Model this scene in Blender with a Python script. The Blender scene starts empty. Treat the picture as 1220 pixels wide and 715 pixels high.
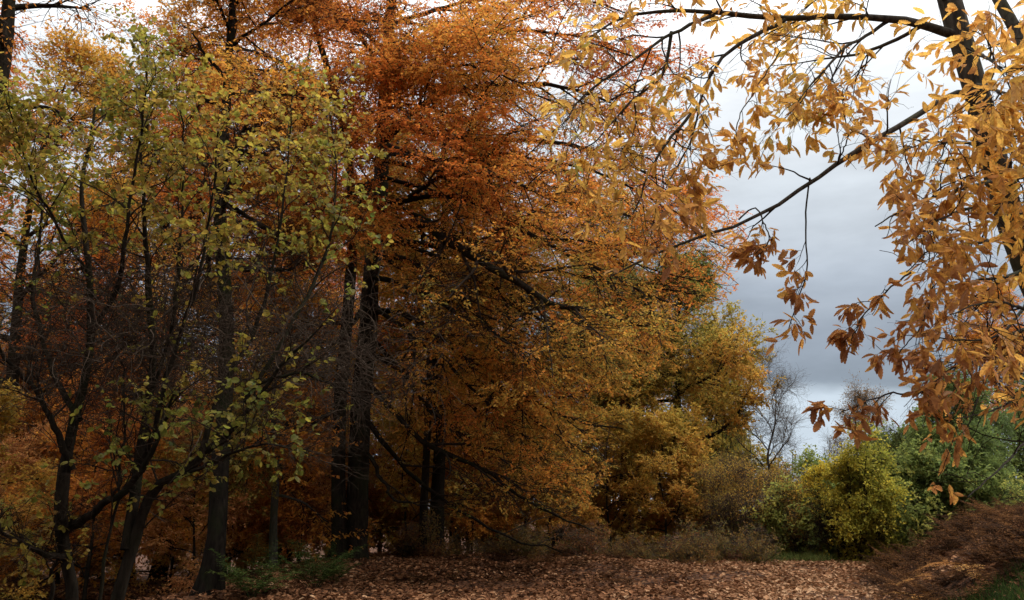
import bpy, math, random
import numpy as np
from math import radians as R_

# ------------------------------------------------------------------ camera, sky, sun, exposure
sc = bpy.context.scene
COL = sc.collection
F_PX, PITCH, EYE = 1015.0, R_(13.5), 1.6
cam_d = bpy.data.cameras.new("camera")
cam = bpy.data.objects.new("camera", cam_d)
COL.objects.link(cam)
cam.location = (0, 0, EYE)
cam.rotation_euler = (math.pi / 2 + PITCH, 0, 0)
cam_d.sensor_width = 36.0
cam_d.lens = 36.0 * F_PX / 1220.0
cam_d.clip_end = 3000
sc.camera = cam

SUN_EL, SUN_AZ = R_(38), R_(78)          # azimuth measured from +Y towards +X: the bright side is to the right
world = bpy.data.worlds.new("World")
sc.world = world
world.use_nodes = True
nt = world.node_tree
nt.nodes.clear()


def node(t, kind, **kw):
    n = t.nodes.new(kind)
    for k, v in kw.items():
        setattr(n, k, v)
    return n


def lin(r, g, b):
    f = lambda c: c / 12.92 if c <= 0.04045 else ((c + 0.055) / 1.055) ** 2.4
    return (f(r / 255), f(g / 255), f(b / 255))


sky = node(nt, 'ShaderNodeTexSky', sky_type='NISHITA', sun_disc=False)
sky.sun_elevation = SUN_EL
sky.sun_rotation = SUN_AZ
tc = node(nt, 'ShaderNodeTexCoord')
sep = node(nt, 'ShaderNodeSeparateXYZ')
nt.links.new(tc.outputs['Generated'], sep.inputs[0])
mp = node(nt, 'ShaderNodeMapping')
mp.inputs['Scale'].default_value = (2.2, 2.2, 7.0)
nt.links.new(tc.outputs['Generated'], mp.inputs[0])
nz = node(nt, 'ShaderNodeTexNoise')
nz.inputs['Scale'].default_value = 1.6
nz.inputs['Detail'].default_value = 6
nz.inputs['Roughness'].default_value = 0.5
nt.links.new(mp.outputs[0], nz.inputs['Vector'])
ma = node(nt, 'ShaderNodeMath', operation='MULTIPLY_ADD')
ma.inputs[1].default_value = 0.10
ma.inputs[2].default_value = -0.05
nt.links.new(nz.outputs['Fac'], ma.inputs[0])
ad = node(nt, 'ShaderNodeMath', operation='ADD')
nt.links.new(sep.outputs['Z'], ad.inputs[0])
nt.links.new(ma.outputs[0], ad.inputs[1])
ramp = node(nt, 'ShaderNodeValToRGB')
stops = [(0.0, (203, 214, 226)), (0.06, (196, 210, 224)), (0.112, (184, 196, 207)), (0.13, (128, 138, 150)),
         (0.19, (142, 151, 163)), (0.26, (174, 182, 191)), (0.34, (200, 207, 213)), (0.42, (224, 229, 233)), (0.54, (255, 255, 255))]
els = ramp.color_ramp.elements
while len(els) < len(stops):
    els.new(0.5)
for e, (p, c) in zip(els, stops):
    e.position = p
    e.color = (*lin(*c), 1)
nt.links.new(ad.outputs[0], ramp.inputs[0])
mr = node(nt, 'ShaderNodeMapRange')
mr.inputs['From Min'].default_value = 0.45
mr.inputs['From Max'].default_value = 0.95
mr.inputs['To Min'].default_value = 10.0
mr.inputs['To Max'].default_value = 34.0
nt.links.new(sep.outputs['Z'], mr.inputs['Value'])
vm = node(nt, 'ShaderNodeVectorMath', operation='SCALE')
nt.links.new(ramp.outputs['Color'], vm.inputs[0])
nt.links.new(mr.outputs[0], vm.inputs['Scale'])
mx = node(nt, 'ShaderNodeMixRGB')
mx.inputs[0].default_value = 0.92
nt.links.new(sky.outputs[0], mx.inputs[1])
nt.links.new(vm.outputs[0], mx.inputs[2])
nz2 = node(nt, 'ShaderNodeTexNoise')
nz2.inputs['Scale'].default_value = 2.6
nz2.inputs['Detail'].default_value = 7
nz2.inputs['Roughness'].default_value = 0.55
nt.links.new(mp.outputs[0], nz2.inputs['Vector'])
mr2 = node(nt, 'ShaderNodeMapRange')
mr2.inputs['From Min'].default_value = 0.3
mr2.inputs['From Max'].default_value = 0.7
mr2.inputs['To Min'].default_value = 0.82
mr2.inputs['To Max'].default_value = 1.12
nt.links.new(nz2.outputs['Fac'], mr2.inputs['Value'])
vm2 = node(nt, 'ShaderNodeVectorMath', operation='SCALE')
nt.links.new(vm.outputs[0], vm2.inputs[0])
nt.links.new(mr2.outputs[0], vm2.inputs['Scale'])
nt.links.new(vm2.outputs[0], mx.inputs[2])
bg = node(nt, 'ShaderNodeBackground')
bg.inputs['Strength'].default_value = 0.1
nt.links.new(mx.outputs[0], bg.inputs['Color'])
wo = node(nt, 'ShaderNodeOutputWorld')
nt.links.new(bg.outputs[0], wo.inputs['Surface'])

sun_d = bpy.data.lights.new("sun", 'SUN')
sun_d.energy = 1.5
sun_d.angle = R_(14)
sun_d.color = (1.0, 0.95, 0.87)
sun = bpy.data.objects.new("sun", sun_d)
COL.objects.link(sun)
sun.rotation_euler = (math.pi / 2 - SUN_EL, 0, math.pi - SUN_AZ)

sc.view_settings.view_transform = 'Standard'
sc.view_settings.look = 'None'
sc.view_settings.exposure = 0.4
sc.view_settings.gamma = 1.0
sc.view_settings.use_curve_mapping = False
sc.cycles.max_bounces = 12
sc.cycles.diffuse_bounces = 7
sc.cycles.transmission_bounces = 8
sc.cycles.glossy_bounces = 2
sc.cycles.sample_clamp_indirect = 6

# ------------------------------------------------------------------ helpers
UP = np.array([0.0, 0, 1.0])
CP, SP = math.cos(PITCH), math.sin(PITCH)


def at(px, py, Y):
    """world point at depth Y seen at photo pixel (px, py)"""
    u = -(py - 357.5) / F_PX
    y = CP - u * SP
    z = SP + u * CP
    s = Y / y
    return np.array([(px - 610) / F_PX * s, Y, EYE + z * s])


def ats(*p):
    return np.array([at(*q) for q in p])


def proj(P):
    d = P - np.array([0, 0, EYE])
    f = d[..., 1] * CP + d[..., 2] * SP
    u = -d[..., 1] * SP + d[..., 2] * CP
    f = np.maximum(f, 0.05)
    return 610 + F_PX * d[..., 0] / f, 357.5 - F_PX * u / f


def nrm(v):
    return v / np.maximum(np.linalg.norm(v, axis=-1, keepdims=True), 1e-9)


def sstep(a, b, x):
    t = np.clip((x - a) / (b - a), 0, 1)
    return t * t * (3 - 2 * t)


def wave(P, scale, seed):
    """cheap smooth noise in about -1..1"""
    r = np.random.RandomState(seed)
    out = 0
    for k in range(6):
        d = r.normal(size=3)
        d = d / np.linalg.norm(d) * (0.6 + 0.9 * r.rand()) * scale
        out = out + np.sin(P @ d + r.rand() * 6.28)
    return out / 3.0


def resample(pts, n):
    pts = np.asarray(pts, float)
    # Catmull-Rom through the points, then even arc length
    p = np.vstack([2 * pts[0] - pts[1], pts, 2 * pts[-1] - pts[-2]])
    out = []
    for i in range(1, len(p) - 2):
        t = np.linspace(0, 1, 12, endpoint=False)[:, None]
        a, b, c, d = p[i - 1], p[i], p[i + 1], p[i + 2]
        out.append(0.5 * (2 * b + (c - a) * t + (2 * a - 5 * b + 4 * c - d) * t ** 2 + (3 * b - a - 3 * c + d) * t ** 3))
    q = np.vstack(out + [pts[-1:]])
    s = np.r_[0, np.cumsum(np.linalg.norm(np.diff(q, axis=0), axis=1))]
    u = np.linspace(0, s[-1], n)
    return np.stack([np.interp(u, s, q[:, k]) for k in range(3)], 1), s[-1]


class Geo:
    """collects vertices and quads (and a colour per face), then links them as ONE mesh object"""

    def __init__(self):
        self.v, self.f, self.c, self.n = [], [], [], 0

    def add(self, v, f, c=None):
        self.v.append(np.asarray(v, np.float32).reshape(-1, 3))
        f = np.asarray(f, np.int32).reshape(-1, 4)
        self.f.append(f + self.n)
        self.n += len(self.v[-1])
        if c is not None:
            self.c.append(np.asarray(c, np.float32).reshape(-1, 3))

    def mesh(self, name, mat, smooth=False):
        me = bpy.data.meshes.new(name)
        if self.v:
            v = np.concatenate(self.v)
            f = np.concatenate(self.f)
            me.vertices.add(len(v))
            me.vertices.foreach_set('co', v.ravel())
            me.loops.add(f.size)
            me.loops.foreach_set('vertex_index', f.ravel())
            me.polygons.add(len(f))
            me.polygons.foreach_set('loop_start', np.arange(0, f.size, 4, dtype=np.int32))
            me.polygons.foreach_set('use_smooth', np.full(len(f), smooth))
            if self.c:
                c = np.concatenate(self.c)
                a = me.attributes.new('Col', 'FLOAT_COLOR', 'FACE')
                a.data.foreach_set('color', np.c_[c, np.ones(len(c), np.float32)].ravel())
            me.update(calc_edges=True)
        me.materials.append(mat)
        return me

    def build(self, name, mat, parent=None, smooth=False, loc=None):
        o = bpy.data.objects.new(name, self.mesh(name, mat, smooth))
        COL.objects.link(o)
        if parent is not None:
            o.parent = parent
            o.location = -np.array(parent.location) if loc is None else loc
        return o


def tag(o, label=None, cat=None, group=None, kind=None):
    if label: o['label'] = label
    if cat: o['category'] = cat
    if group: o['group'] = group
    if kind: o['kind'] = kind
    return o


def thing(name, label, cat, loc=(0, 0, 0), group=None, rz=0.0, sc_=1.0):
    o = bpy.data.objects.new(name, None)
    o.empty_display_size = 0.3
    COL.objects.link(o)
    o.location = [float(q) for q in loc]
    o.rotation_euler = (0, 0, rz)
    o.scale = (sc_,) * 3
    return tag(o, label, cat, group)


def dup(root, loc, rz, scale, label=None):
    r = root.copy()
    COL.objects.link(r)
    r.location = [float(q) for q in loc]
    r.rotation_euler = (0, 0, rz)
    r.scale = scale if hasattr(scale, '__len__') else (scale,) * 3
    if label: r['label'] = label
    for ch in list(root.children):
        c = ch.copy()
        COL.objects.link(c)
        c.parent = r
        for g in ch.children:
            d = g.copy()
            COL.objects.link(d)
            d.parent = c
    return r


def tubes(geo, P, Rad, sides, bump=None, lobes=None):
    """P (N,S,3), Rad (N,S): N tapered tubes"""
    N, S, _ = P.shape
    T = np.empty_like(P)
    T[:, 1:-1] = P[:, 2:] - P[:, :-2]
    T[:, 0] = P[:, 1] - P[:, 0]
    T[:, -1] = P[:, -1] - P[:, -2]
    T = nrm(T)
    m = nrm(T.mean(1))
    ref = np.where(np.abs(m[:, 2:3]) > 0.75, np.array([[1.0, 0.13, 0]]), np.array([[0.0, 0.1, 1.0]]))
    A = nrm(np.cross(T, ref[:, None, :]))
    B = np.cross(T, A)
    th = np.arange(sides) * 2 * np.pi / sides
    ring = A[:, :, None, :] * np.cos(th)[:, None] + B[:, :, None, :] * np.sin(th)[:, None]
    rr = Rad[:, :, None, None]
    if bump is not None:
        q = P[:, :, None, :] + ring * rr
        rr = rr * (1 + bump * wave(q, 5.0, 3)[..., None] + 0.6 * bump * wave(q, 13.0, 8)[..., None])
    if lobes is not None:
        rr = rr * (1 + lobes[:, :, None, None] * (np.cos(4 * th + .7) + .5 * np.cos(7 * th))[None, None, :, None])
    V = P[:, :, None, :] + ring * rr
    base = (np.arange(N) * S * sides)[:, None, None]
    i = (np.arange(S - 1) * sides)[None, :, None]
    j = np.arange(sides)[None, None, :]
    k = (j + 1) % sides
    F = np.stack([base + i + j, base + i + k, base + i + sides + k, base + i + sides + j], -1)
    geo.add(V, F)


def grow(pos, d, L, S, wander, trop, rng):
    N = len(pos)
    P = np.empty((N, S + 1, 3))
    P[:, 0] = pos
    d = nrm(d)
    step = (L / S)[:, None]
    for s in range(S):
        d = nrm(d + rng.normal(size=(N, 3)) * wander + UP * trop)
        P[:, s + 1] = P[:, s] + d * step
    return P


def spawn(P, Rad, n, t0, t1, ang, sd, planar, rng):
    """n children per branch; returns position, direction, parent radius, t, parent index"""
    N, S, _ = P.shape
    t = t0 + (t1 - t0) * (np.arange(n)[None, :] + rng.rand(N, n)) / n
    x = t * (S - 1)
    i = np.clip(x.astype(int), 0, S - 2)
    f = (x - i)[..., None]
    b = np.arange(N)[:, None]
    pos = P[b, i] * (1 - f) + P[b, i + 1] * f
    tan = nrm(P[b, i + 1] - P[b, i])
    rad = Rad[b, i] * (1 - f[..., 0]) + Rad[b, i + 1] * f[..., 0]
    side = np.cross(tan, UP) + rng.normal(size=tan.shape) * 0.05
    side = nrm(side)
    oth = np.cross(side, tan)
    alt = ((np.arange(n)[None, :] + rng.randint(0, 2, (N, 1))) % 2) * np.pi
    phi = alt + rng.normal(size=(N, n)) * (0.15 + 1.6 * (1 - planar))
    perp = side * np.cos(phi)[..., None] + oth * np.sin(phi)[..., None]
    a = ang + rng.normal(size=(N, n)) * sd
    d = tan * np.cos(a)[..., None] + perp * np.sin(a)[..., None]
    return (pos.reshape(-1, 3), d.reshape(-1, 3), rad.ravel(), t.ravel(), np.repeat(np.arange(N), n))


def taper(r0, r1, S):
    t = np.linspace(0, 1, S)[None, :]
    return r0[:, None] * (1 - t) + r1[:, None] * t


# leaf templates: (u along, v across, w normal) and quads
DIAMOND = (np.array([(0, 0, 0), (.45, .5, .07), (1, 0, -.1), (.45, -.5, .07)], float), np.array([(0, 1, 2, 3)]))
OVAL = (np.array([(0, 0, 0), (.22, .40, .06), (.66, .40, .05), (1, 0, -.12), (.66, -.40, .05), (.22, -.40, .06), ], float),
        np.array([(0, 3, 2, 1), (0, 5, 4, 3)]))


def long_leaf(stations, widths, curl, fold, teeth=0.0):
    v, f = [], []
    n = len(stations)
    for k, (u, w) in enumerate(zip(stations, widths)):
        t = teeth * (1 if k % 2 else -1) if 0 < k < n - 1 else 0
        z = -curl * u * u
        v += [(u, 0, z), (u + abs(t) * .5, w * .5 * (1 + t), z + fold * w), (u + abs(t) * .5, -w * .5 * (1 + t), z + fold * w)]
    for k in range(n - 1):
        a, b = 3 * k, 3 * k + 3
        f += [(a, b, b + 1, a + 1), (a, a + 2, b + 2, b)]
    return np.array(v, float), np.array(f)


ST = np.linspace(0, 1, 13)
CHESTNUT = [long_leaf(ST, np.sin(np.pi * ST ** 0.85) ** 0.8 * (1 - .12 * ST), c, fo, 0.13) for c, fo in ((.22, .16), (.45, .10), (.05, .25), (.6, .3))]
SH = np.array([0, .1, .3, .55, .75, .9, 1.0])
HAZEL = [long_leaf(SH, np.array([.35, .72, .98, 1.0, .78, .38, .02]), c, fo, 0.04) for c, fo in ((.15, .08), (.35, .16), (-.05, .05))]


def leaves(geo, pos, d, nv, L, W, tmpl, col):
    """pos,d,nv (N,3) L,W (N,) col (N,3)"""
    d = nrm(d)
    nv = nrm(nv - d * (nv * d).sum(1, keepdims=True))
    s = np.cross(nv, d)
    tv, tf = tmpl
    V = (pos[:, None, :] + d[:, None, :] * (tv[None, :, 0, None] * L[:, None, None])
         + s[:, None, :] * (tv[None, :, 1, None] * W[:, None, None]) + nv[:, None, :] * (tv[None, :, 2, None] * W[:, None, None]))
    F = tf[None] + (np.arange(len(pos)) * len(tv))[:, None, None]
    geo.add(V, F, np.repeat(col, len(tf), axis=0))


def shade(pal, c):
    """pal: list of linear colours along 0..1"""
    pal = np.array(pal)
    x = np.clip(c, 0, 1) * (len(pal) - 1)
    i = np.clip(x.astype(int), 0, len(pal) - 2)
    f = (x - i)[:, None]
    return pal[i] * (1 - f) + pal[i + 1] * f


# ------------------------------------------------------------------ materials
def new_mat(name):
    m = bpy.data.materials.new(name)
    m.use_nodes = True
    m.node_tree.nodes.clear()
    return m, m.node_tree


def leaf_mat(name, trans=0.5, sat=1.0, val=1.35, rough=0.6, spec=0.12, spots=0):
    m, t = new_mat(name)
    at_ = node(t, 'ShaderNodeAttribute', attribute_name='Col')
    p = node(t, 'ShaderNodeBsdfPrincipled')
    p.inputs['Roughness'].default_value = rough
    p.inputs['Specular IOR Level'].default_value = spec
    hs = node(t, 'ShaderNodeHueSaturation')
    hs.inputs['Saturation'].default_value = sat
    hs.inputs['Value'].default_value = val
    tr = node(t, 'ShaderNodeBsdfTranslucent')
    mx = node(t, 'ShaderNodeMixShader')
    mx.inputs[0].default_value = trans
    o = node(t, 'ShaderNodeOutputMaterial')
    l = t.links.new
    src = at_.outputs['Color']
    if spots:                              # brown autumn blotches on the blades
        co = node(t, 'ShaderNodeTexCoord')
        ns = node(t, 'ShaderNodeTexNoise')
        ns.inputs['Scale'].default_value = 38
        ns.inputs['Detail'].default_value = 4
        l(co.outputs['Object'], ns.inputs['Vector'])
        rg = node(t, 'ShaderNodeMapRange')
        rg.inputs['From Min'].default_value = .5
        rg.inputs['From Max'].default_value = .66
        rg.inputs['To Max'].default_value = spots
        l(ns.outputs['Fac'], rg.inputs['Value'])
        mb = node(t, 'ShaderNodeMixRGB')
        mb.inputs[2].default_value = (*lin(112, 70, 42), 1)
        l(rg.outputs[0], mb.inputs[0])
        l(src, mb.inputs[1])
        src = mb.outputs[0]
    l(src, p.inputs['Base Color'])
    l(src, hs.inputs['Color'])
    l(hs.outputs[0], tr.inputs['Color'])
    l(p.outputs[0], mx.inputs[1])
    l(tr.outputs[0], mx.inputs[2])
    l(mx.outputs[0], o.inputs['Surface'])
    return m


def bark_mat(name, c1, c2, moss=None, moss_amt=0.5, scale=1.0):
    m, t = new_mat(name)
    l = t.links.new
    co = node(t, 'ShaderNodeTexCoord')
    mp = node(t, 'ShaderNodeMapping')
    mp.inputs['Scale'].default_value = (9 * scale, 9 * scale, 2.2 * scale)
    l(co.outputs['Object'], mp.inputs[0])
    n1 = node(t, 'ShaderNodeTexNoise')
    n1.inputs['Scale'].default_value = 2.2
    n1.inputs['Detail'].default_value = 8
    n1.inputs['Roughness'].default_value = .65
    l(mp.outputs[0], n1.inputs['Vector'])
    r = node(t, 'ShaderNodeValToRGB')
    r.color_ramp.elements[0].position = .35
    r.color_ramp.elements[1].position = .68
    r.color_ramp.elements[0].color = (*c1, 1)
    r.color_ramp.elements[1].color = (*c2, 1)
    l(n1.outputs['Fac'], r.inputs[0])
    out = r.outputs[0]
    if moss:
        n2 = node(t, 'ShaderNodeTexNoise')
        n2.inputs['Scale'].default_value = 1.7
        n2.inputs['Detail'].default_value = 5
        l(co.outputs['Object'], n2.inputs['Vector'])
        rm = node(t, 'ShaderNodeMapRange')
        rm.inputs['From Min'].default_value = .48
        rm.inputs['From Max'].default_value = .66
        rm.inputs['To Max'].default_value = moss_amt
        l(n2.outputs['Fac'], rm.inputs['Value'])
        mx = node(t, 'ShaderNodeMixRGB')
        mx.inputs[2].default_value = (*moss, 1)
        l(rm.outputs[0], mx.inputs[0])
        l(out, mx.inputs[1])
        out = mx.outputs[0]
    bp = node(t, 'ShaderNodeBump')
    bp.inputs['Strength'].default_value = .7
    bp.inputs['Distance'].default_value = .03
    l(n1.outputs['Fac'], bp.inputs['Height'])
    p = node(t, 'ShaderNodeBsdfPrincipled')
    p.inputs['Roughness'].default_value = .9
    p.inputs['Specular IOR Level'].default_value = .02
    l(out, p.inputs['Base Color'])
    l(bp.outputs[0], p.inputs['Normal'])
    o = node(t, 'ShaderNodeOutputMaterial')
    l(p.outputs[0], o.inputs['Surface'])
    return m


M_LEAF = leaf_mat('leaf')
M_NEARLEAF = leaf_mat('near_leaf', trans=.54, rough=.5, spec=.2, val=1.45, spots=.55)
M_LITTER = leaf_mat('litter_leaf', trans=.1, rough=.8, spec=.06)
M_FERN = leaf_mat('fern', trans=.3, rough=.75, spec=.03)
M_BARK = bark_mat('dark_bark', (.010, .008, .006), (.032, .025, .018), (.02, .025, .01), .5)
M_BARKSHADE = bark_mat('shade_toned_bark', (.005, .004, .003), (.017, .013, .010), (.014, .02, .007), .6)  # darker copy of dark_bark: the flared trunk's shade is put into its colour
M_BARK2 = bark_mat('grey_bark', (.035, .030, .025), (.10, .088, .072), (.05, .06, .03), .5)
M_TWIG = bark_mat('twig_bark', (.02, .015, .011), (.055, .041, .03))
M_TWIGR = bark_mat('reddish_twig_bark', (.06, .043, .031), (.14, .105, .078))

# ------------------------------------------------------------------ ground
def ground_h(x, y):
    x = np.asarray(x, float)
    y = np.asarray(y, float)
    toe = np.where(y < 14, 5.7 - (14 - y) * .16, 5.7 + (y - 14) * .43)
    bank = 1.4 * sstep(-.3, 3.4, x - toe) * (1 - sstep(24, 34, y)) + .06 * np.clip(x - toe - 3.4, 0, 40)
    fall = -.055 * np.clip(y - 25, 0, 400)
    left = -.7 * sstep(-4.5, -10, x)
    p = np.stack([x, y, 0 * x], -1)
    und = .07 * wave(p, .7, 1) + .03 * wave(p, 2.2, 2)
    lip = .18 * sstep(19.5, 22.5, y) * (1 - sstep(1.5, 4.5, x)) * (1 - sstep(24, 27, y))
    rough = (.09 * wave(p, 1.5, 4) + .05 * wave(p, 4.0, 6)) * np.maximum(1 - sstep(-1.5, 1.5, x - (y - 18) * .2), sstep(0, 1, x - toe))
    return bank + fall + left + und + rough + lip


def gh(x, y):
    return float(ground_h(np.array([x]), np.array([y]))[0])


def ground_mat():
    m, t = new_mat('leaf_covered_soil')
    l = t.links.new
    co = node(t, 'ShaderNodeTexCoord')
    v = node(t, 'ShaderNodeTexVoronoi')
    v.inputs['Scale'].default_value = 11
    v.inputs['Randomness'].default_value = 1
    n = node(t, 'ShaderNodeTexNoise')
    n.inputs['Scale'].default_value = .9
    n.inputs['Detail'].default_value = 9
    n.inputs['Roughness'].default_value = .7
    l(co.outputs['Object'], v.inputs['Vector'])
    l(co.outputs['Object'], n.inputs['Vector'])
    r = node(t, 'ShaderNodeValToRGB')
    cols = [(0, lin(36, 27, 21)), (.35, lin(70, 47, 34)), (.7, lin(102, 70, 50)), (1, lin(136, 100, 74))]
    e = r.color_ramp.elements
    while len(e) < len(cols):
        e.new(.5)
    for q, (p_, c) in zip(e, cols):
        q.position = p_
        q.color = (*c, 1)
    sp_ = node(t, 'ShaderNodeSeparateXYZ')
    l(v.outputs['Color'], sp_.inputs[0])
    mm = node(t, 'ShaderNodeMath', operation='MULTIPLY')
    l(sp_.outputs[0], mm.inputs[0])
    l(n.outputs['Fac'], mm.inputs[1])
    m2 = node(t, 'ShaderNodeMath', operation='MULTIPLY')
    m2.inputs[1].default_value = 1.5
    l(mm.outputs[0], m2.inputs[0])
    l(m2.outputs[0], r.inputs[0])
    bp = node(t, 'ShaderNodeBump')
    bp.inputs['Strength'].default_value = .8
    bp.inputs['Distance'].default_value = .05
    l(v.outputs['Distance'], bp.inputs['Height'])
    p = node(t, 'ShaderNodeBsdfPrincipled')
    p.inputs['Roughness'].default_value = .8
    p.inputs['Specular IOR Level'].default_value = .05
    l(r.outputs[0], p.inputs['Base Color'])
    l(bp.outputs[0], p.inputs['Normal'])
    o = node(t, 'ShaderNodeOutputMaterial')
    l(p.outputs[0], o.inputs['Surface'])
    return m


def axis(lo, hi, fine_lo, fine_hi, step):
    a = list(np.arange(fine_lo, fine_hi + step / 2, step))
    s, x = step, fine_hi
    while x < hi:
        s *= 1.25
        x += s
        a.append(x)
    s, x = step, fine_lo
    while x > lo:
        s *= 1.25
        x -= s
        a.insert(0, x)
    return np.array(a)


gx, gy = axis(-700, 700, -16, 18, .25), axis(-60, 1200, 2, 36, .25)
X, Y = np.meshgrid(gx, gy)
Z = ground_h(X, Y)
Z = np.maximum(Z, -9)
g = Geo()
ny, nx = X.shape
ii = (np.arange(ny - 1)[:, None] * nx + np.arange(nx - 1)[None, :])
g.add(np.stack([X, Y, Z], -1), np.stack([ii, ii + 1, ii + nx + 1, ii + nx], -1))
tag(g.build('ground', ground_mat(), smooth=True), 'woodland floor of brown soil under fallen leaves', 'ground', kind='structure')

# palettes (linear)
RUST = [lin(160, 88, 42), lin(188, 104, 46), lin(200, 124, 54), lin(198, 142, 62), lin(172, 140, 62), lin(128, 120, 58)]
AMBER = [lin(152, 92, 46), lin(186, 120, 52), lin(200, 144, 60), lin(180, 142, 60), lin(134, 120, 54)]
OAKY = [lin(172, 116, 56), lin(184, 142, 62), lin(172, 146, 64), lin(140, 136, 66), lin(108, 118, 62)]
HAZ = [lin(74, 88, 38), lin(98, 106, 44), lin(124, 122, 50), lin(156, 138, 56), lin(140, 108, 54)]
CHEST = [lin(150, 102, 64), lin(188, 136, 74), lin(210, 162, 80), lin(216, 174, 84), lin(172, 162, 80)]
GREEN = [lin(92, 108, 62), lin(112, 126, 66), lin(140, 144, 72), lin(172, 160, 76)]
YELL = [lin(122, 128, 54), lin(162, 154, 60), lin(200, 176, 66), lin(210, 168, 64)]
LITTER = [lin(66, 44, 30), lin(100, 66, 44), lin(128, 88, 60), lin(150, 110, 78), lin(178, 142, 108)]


# ------------------------------------------------------------------ tree builder
def foliage(P, Rad, cfg, rng, twig, leaf, bc, keep=None):
    """branches P -> twigs -> twiglets -> leaves; bc = colour coordinate per branch"""
    c = cfg
    # twigs
    pos, d, rad, t, par = spawn(P, Rad, c['tw_n'], c.get('tw_t0', .15), 1.0, c.get('tw_ang', .85), .2, c['planar'], rng)
    L = c['tw_len'] * (1 - .55 * t) * rng.uniform(.6, 1.25, len(t))
    k = np.ones(len(t), bool) if keep is None else keep(pos + d * L[:, None])
    pos, d, rad, L, par = pos[k], d[k], rad[k], L[k], par[k]
    P2 = grow(pos, d, L, 4, .14, c.get('tw_trop', -.03), rng)
    r0 = np.minimum(rad * .6, c['tw_r'])
    R2 = taper(r0, r0 * .35, 5)
    tubes(twig, P2, R2, 3)
    bc2 = bc[par] + rng.normal(size=len(par)) * .07
    # twiglets
    pos, d, rad, t, par = spawn(P2, R2, c['tl_n'], .1, 1.0, .8, .25, c['planar'], rng)
    L = c['tl_len'] * (1 - .4 * t) * rng.uniform(.6, 1.3, len(t))
    if keep is not None:
        k = keep(pos + d * L[:, None])
        pos, d, rad, L, par, t = pos[k], d[k], rad[k], L[k], par[k], t[k]
    P3 = grow(pos, d, L, 2, .12, c.get('tl_trop', -.02), rng)
    R3 = taper(np.minimum(rad * .7, c['tl_r']), np.full(len(rad), c['tl_r'] * .5), 3)
    tubes(twig, P3, R3, 3)
    bc3 = bc2[par]
    if c['leaf_n'] <= 0:
        return
    # leaves; some twiglets have dropped theirs
    dens = c.get('dens')
    if dens is not None:
        k = rng.rand(len(P3)) < dens(P3[:, 1])
        P3, R3, bc3 = P3[k], R3[k], bc3[k]
    pos, d, rad, t, par = spawn(P3, R3, c['leaf_n'], .1, 1.0, .8, .3, c['planar'], rng)
    N = len(pos)
    d = d + UP * c.get('leaf_droop', -.15) + rng.normal(size=(N, 3)) * .2
    nv = UP + rng.normal(size=(N, 3)) * c.get('leaf_tilt', .45)
    Lf = c['leaf_len'] * rng.uniform(*c.get('lvar', (.65, 1.2)), N)
    Wf = Lf * c['leaf_w'] * rng.uniform(.8, 1.15, N)
    cc = bc3[par] + rng.normal(size=N) * c.get('cjit', .1)
    col = shade(c['pal'], cc) * rng.uniform(.75, 1.15, N)[:, None] * c.get('gain', 1.0)
    if keep is not None:
        k = keep(pos)
        pos, d, nv, Lf, Wf, col = pos[k], d[k], nv[k], Lf[k], Wf[k], col[k]
        N = len(pos)
    tm = c.get('tmpl', [DIAMOND])
    pick = rng.randint(0, len(tm), N)
    for q in range(len(tm)):
        s = pick == q
        if s.any():
            leaves(leaf, pos[s], d[s], nv[s], Lf[s], Wf[s], tm[q], col[s])


def branches(limbP, limbR, cfg, rng, twig, leaf, keep=None, t0=.2):
    """limbs (N,S,3) -> branches -> foliage"""
    c = cfg
    pos, d, rad, t, par = spawn(limbP, limbR, c['br_n'], t0, 1.0, c.get('br_ang', .8), .25, c.get('br_planar', c['planar'] * .7), rng)
    Ll = np.linalg.norm(np.diff(limbP, axis=1), axis=2).sum(1)
    L = np.minimum(c['br_len'], Ll[par] * .6) * (1 - .5 * t) * rng.uniform(.6, 1.25, len(t))
    d = d + UP * c.get('br_lift', 0)
    k = np.ones(len(t), bool) if keep is None else keep(pos + nrm(d) * L[:, None])
    pos, d, rad, L, par, t = pos[k], d[k], rad[k], L[k], par[k], t[k]
    P1 = grow(pos, d, L, 7, c.get('br_wander', .11), c.get('br_trop', -.02), rng)
    r0 = np.minimum(rad * .6, c['br_r'])
    R1 = taper(r0, np.maximum(r0 * .25, c['tw_r'] * .6), 8)
    tubes(twig, P1, R1, 5)
    # the limb tip carries foliage itself
    tip = limbP[:, -max(3, limbP.shape[1] // 3):]
    tipR = limbR[:, -max(3, limbP.shape[1] // 3):]
    tp = np.stack([resample(q, 8)[0] for q in tip])
    P1 = np.concatenate([P1, tp])
    R1 = np.concatenate([R1, np.stack([np.interp(np.linspace(0, 1, 8), np.linspace(0, 1, len(q)), q) for q in tipR])])
    mid = P1[:, 4]
    bc = c.get('c0', .5) + c.get('cvar', .22) * wave(mid, c.get('cscale', .55), c.get('cseed', 11)) + rng.normal(size=len(mid)) * .08
    if 'cfun' in c:
        bc = bc + c['cfun'](mid)
    foliage(P1, R1, c, rng, twig, leaf, bc, keep)


def trunk_tube(geo, pts, r0, r1, sides=14, n=40, flare=.5, bump=.05, expo=1.0):
    P, L = resample(pts, n)
    t = np.linspace(0, 1, n)
    r = r0 + (r1 - r0) * t ** expo
    r = r * (1 + flare * np.exp(-t * L / .35))
    tubes(geo, P[None], r[None], sides, bump, (.05 + .22 * min(1, flare) * np.exp(-t * L / .5))[None])
    return P[None], r[None]


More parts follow.
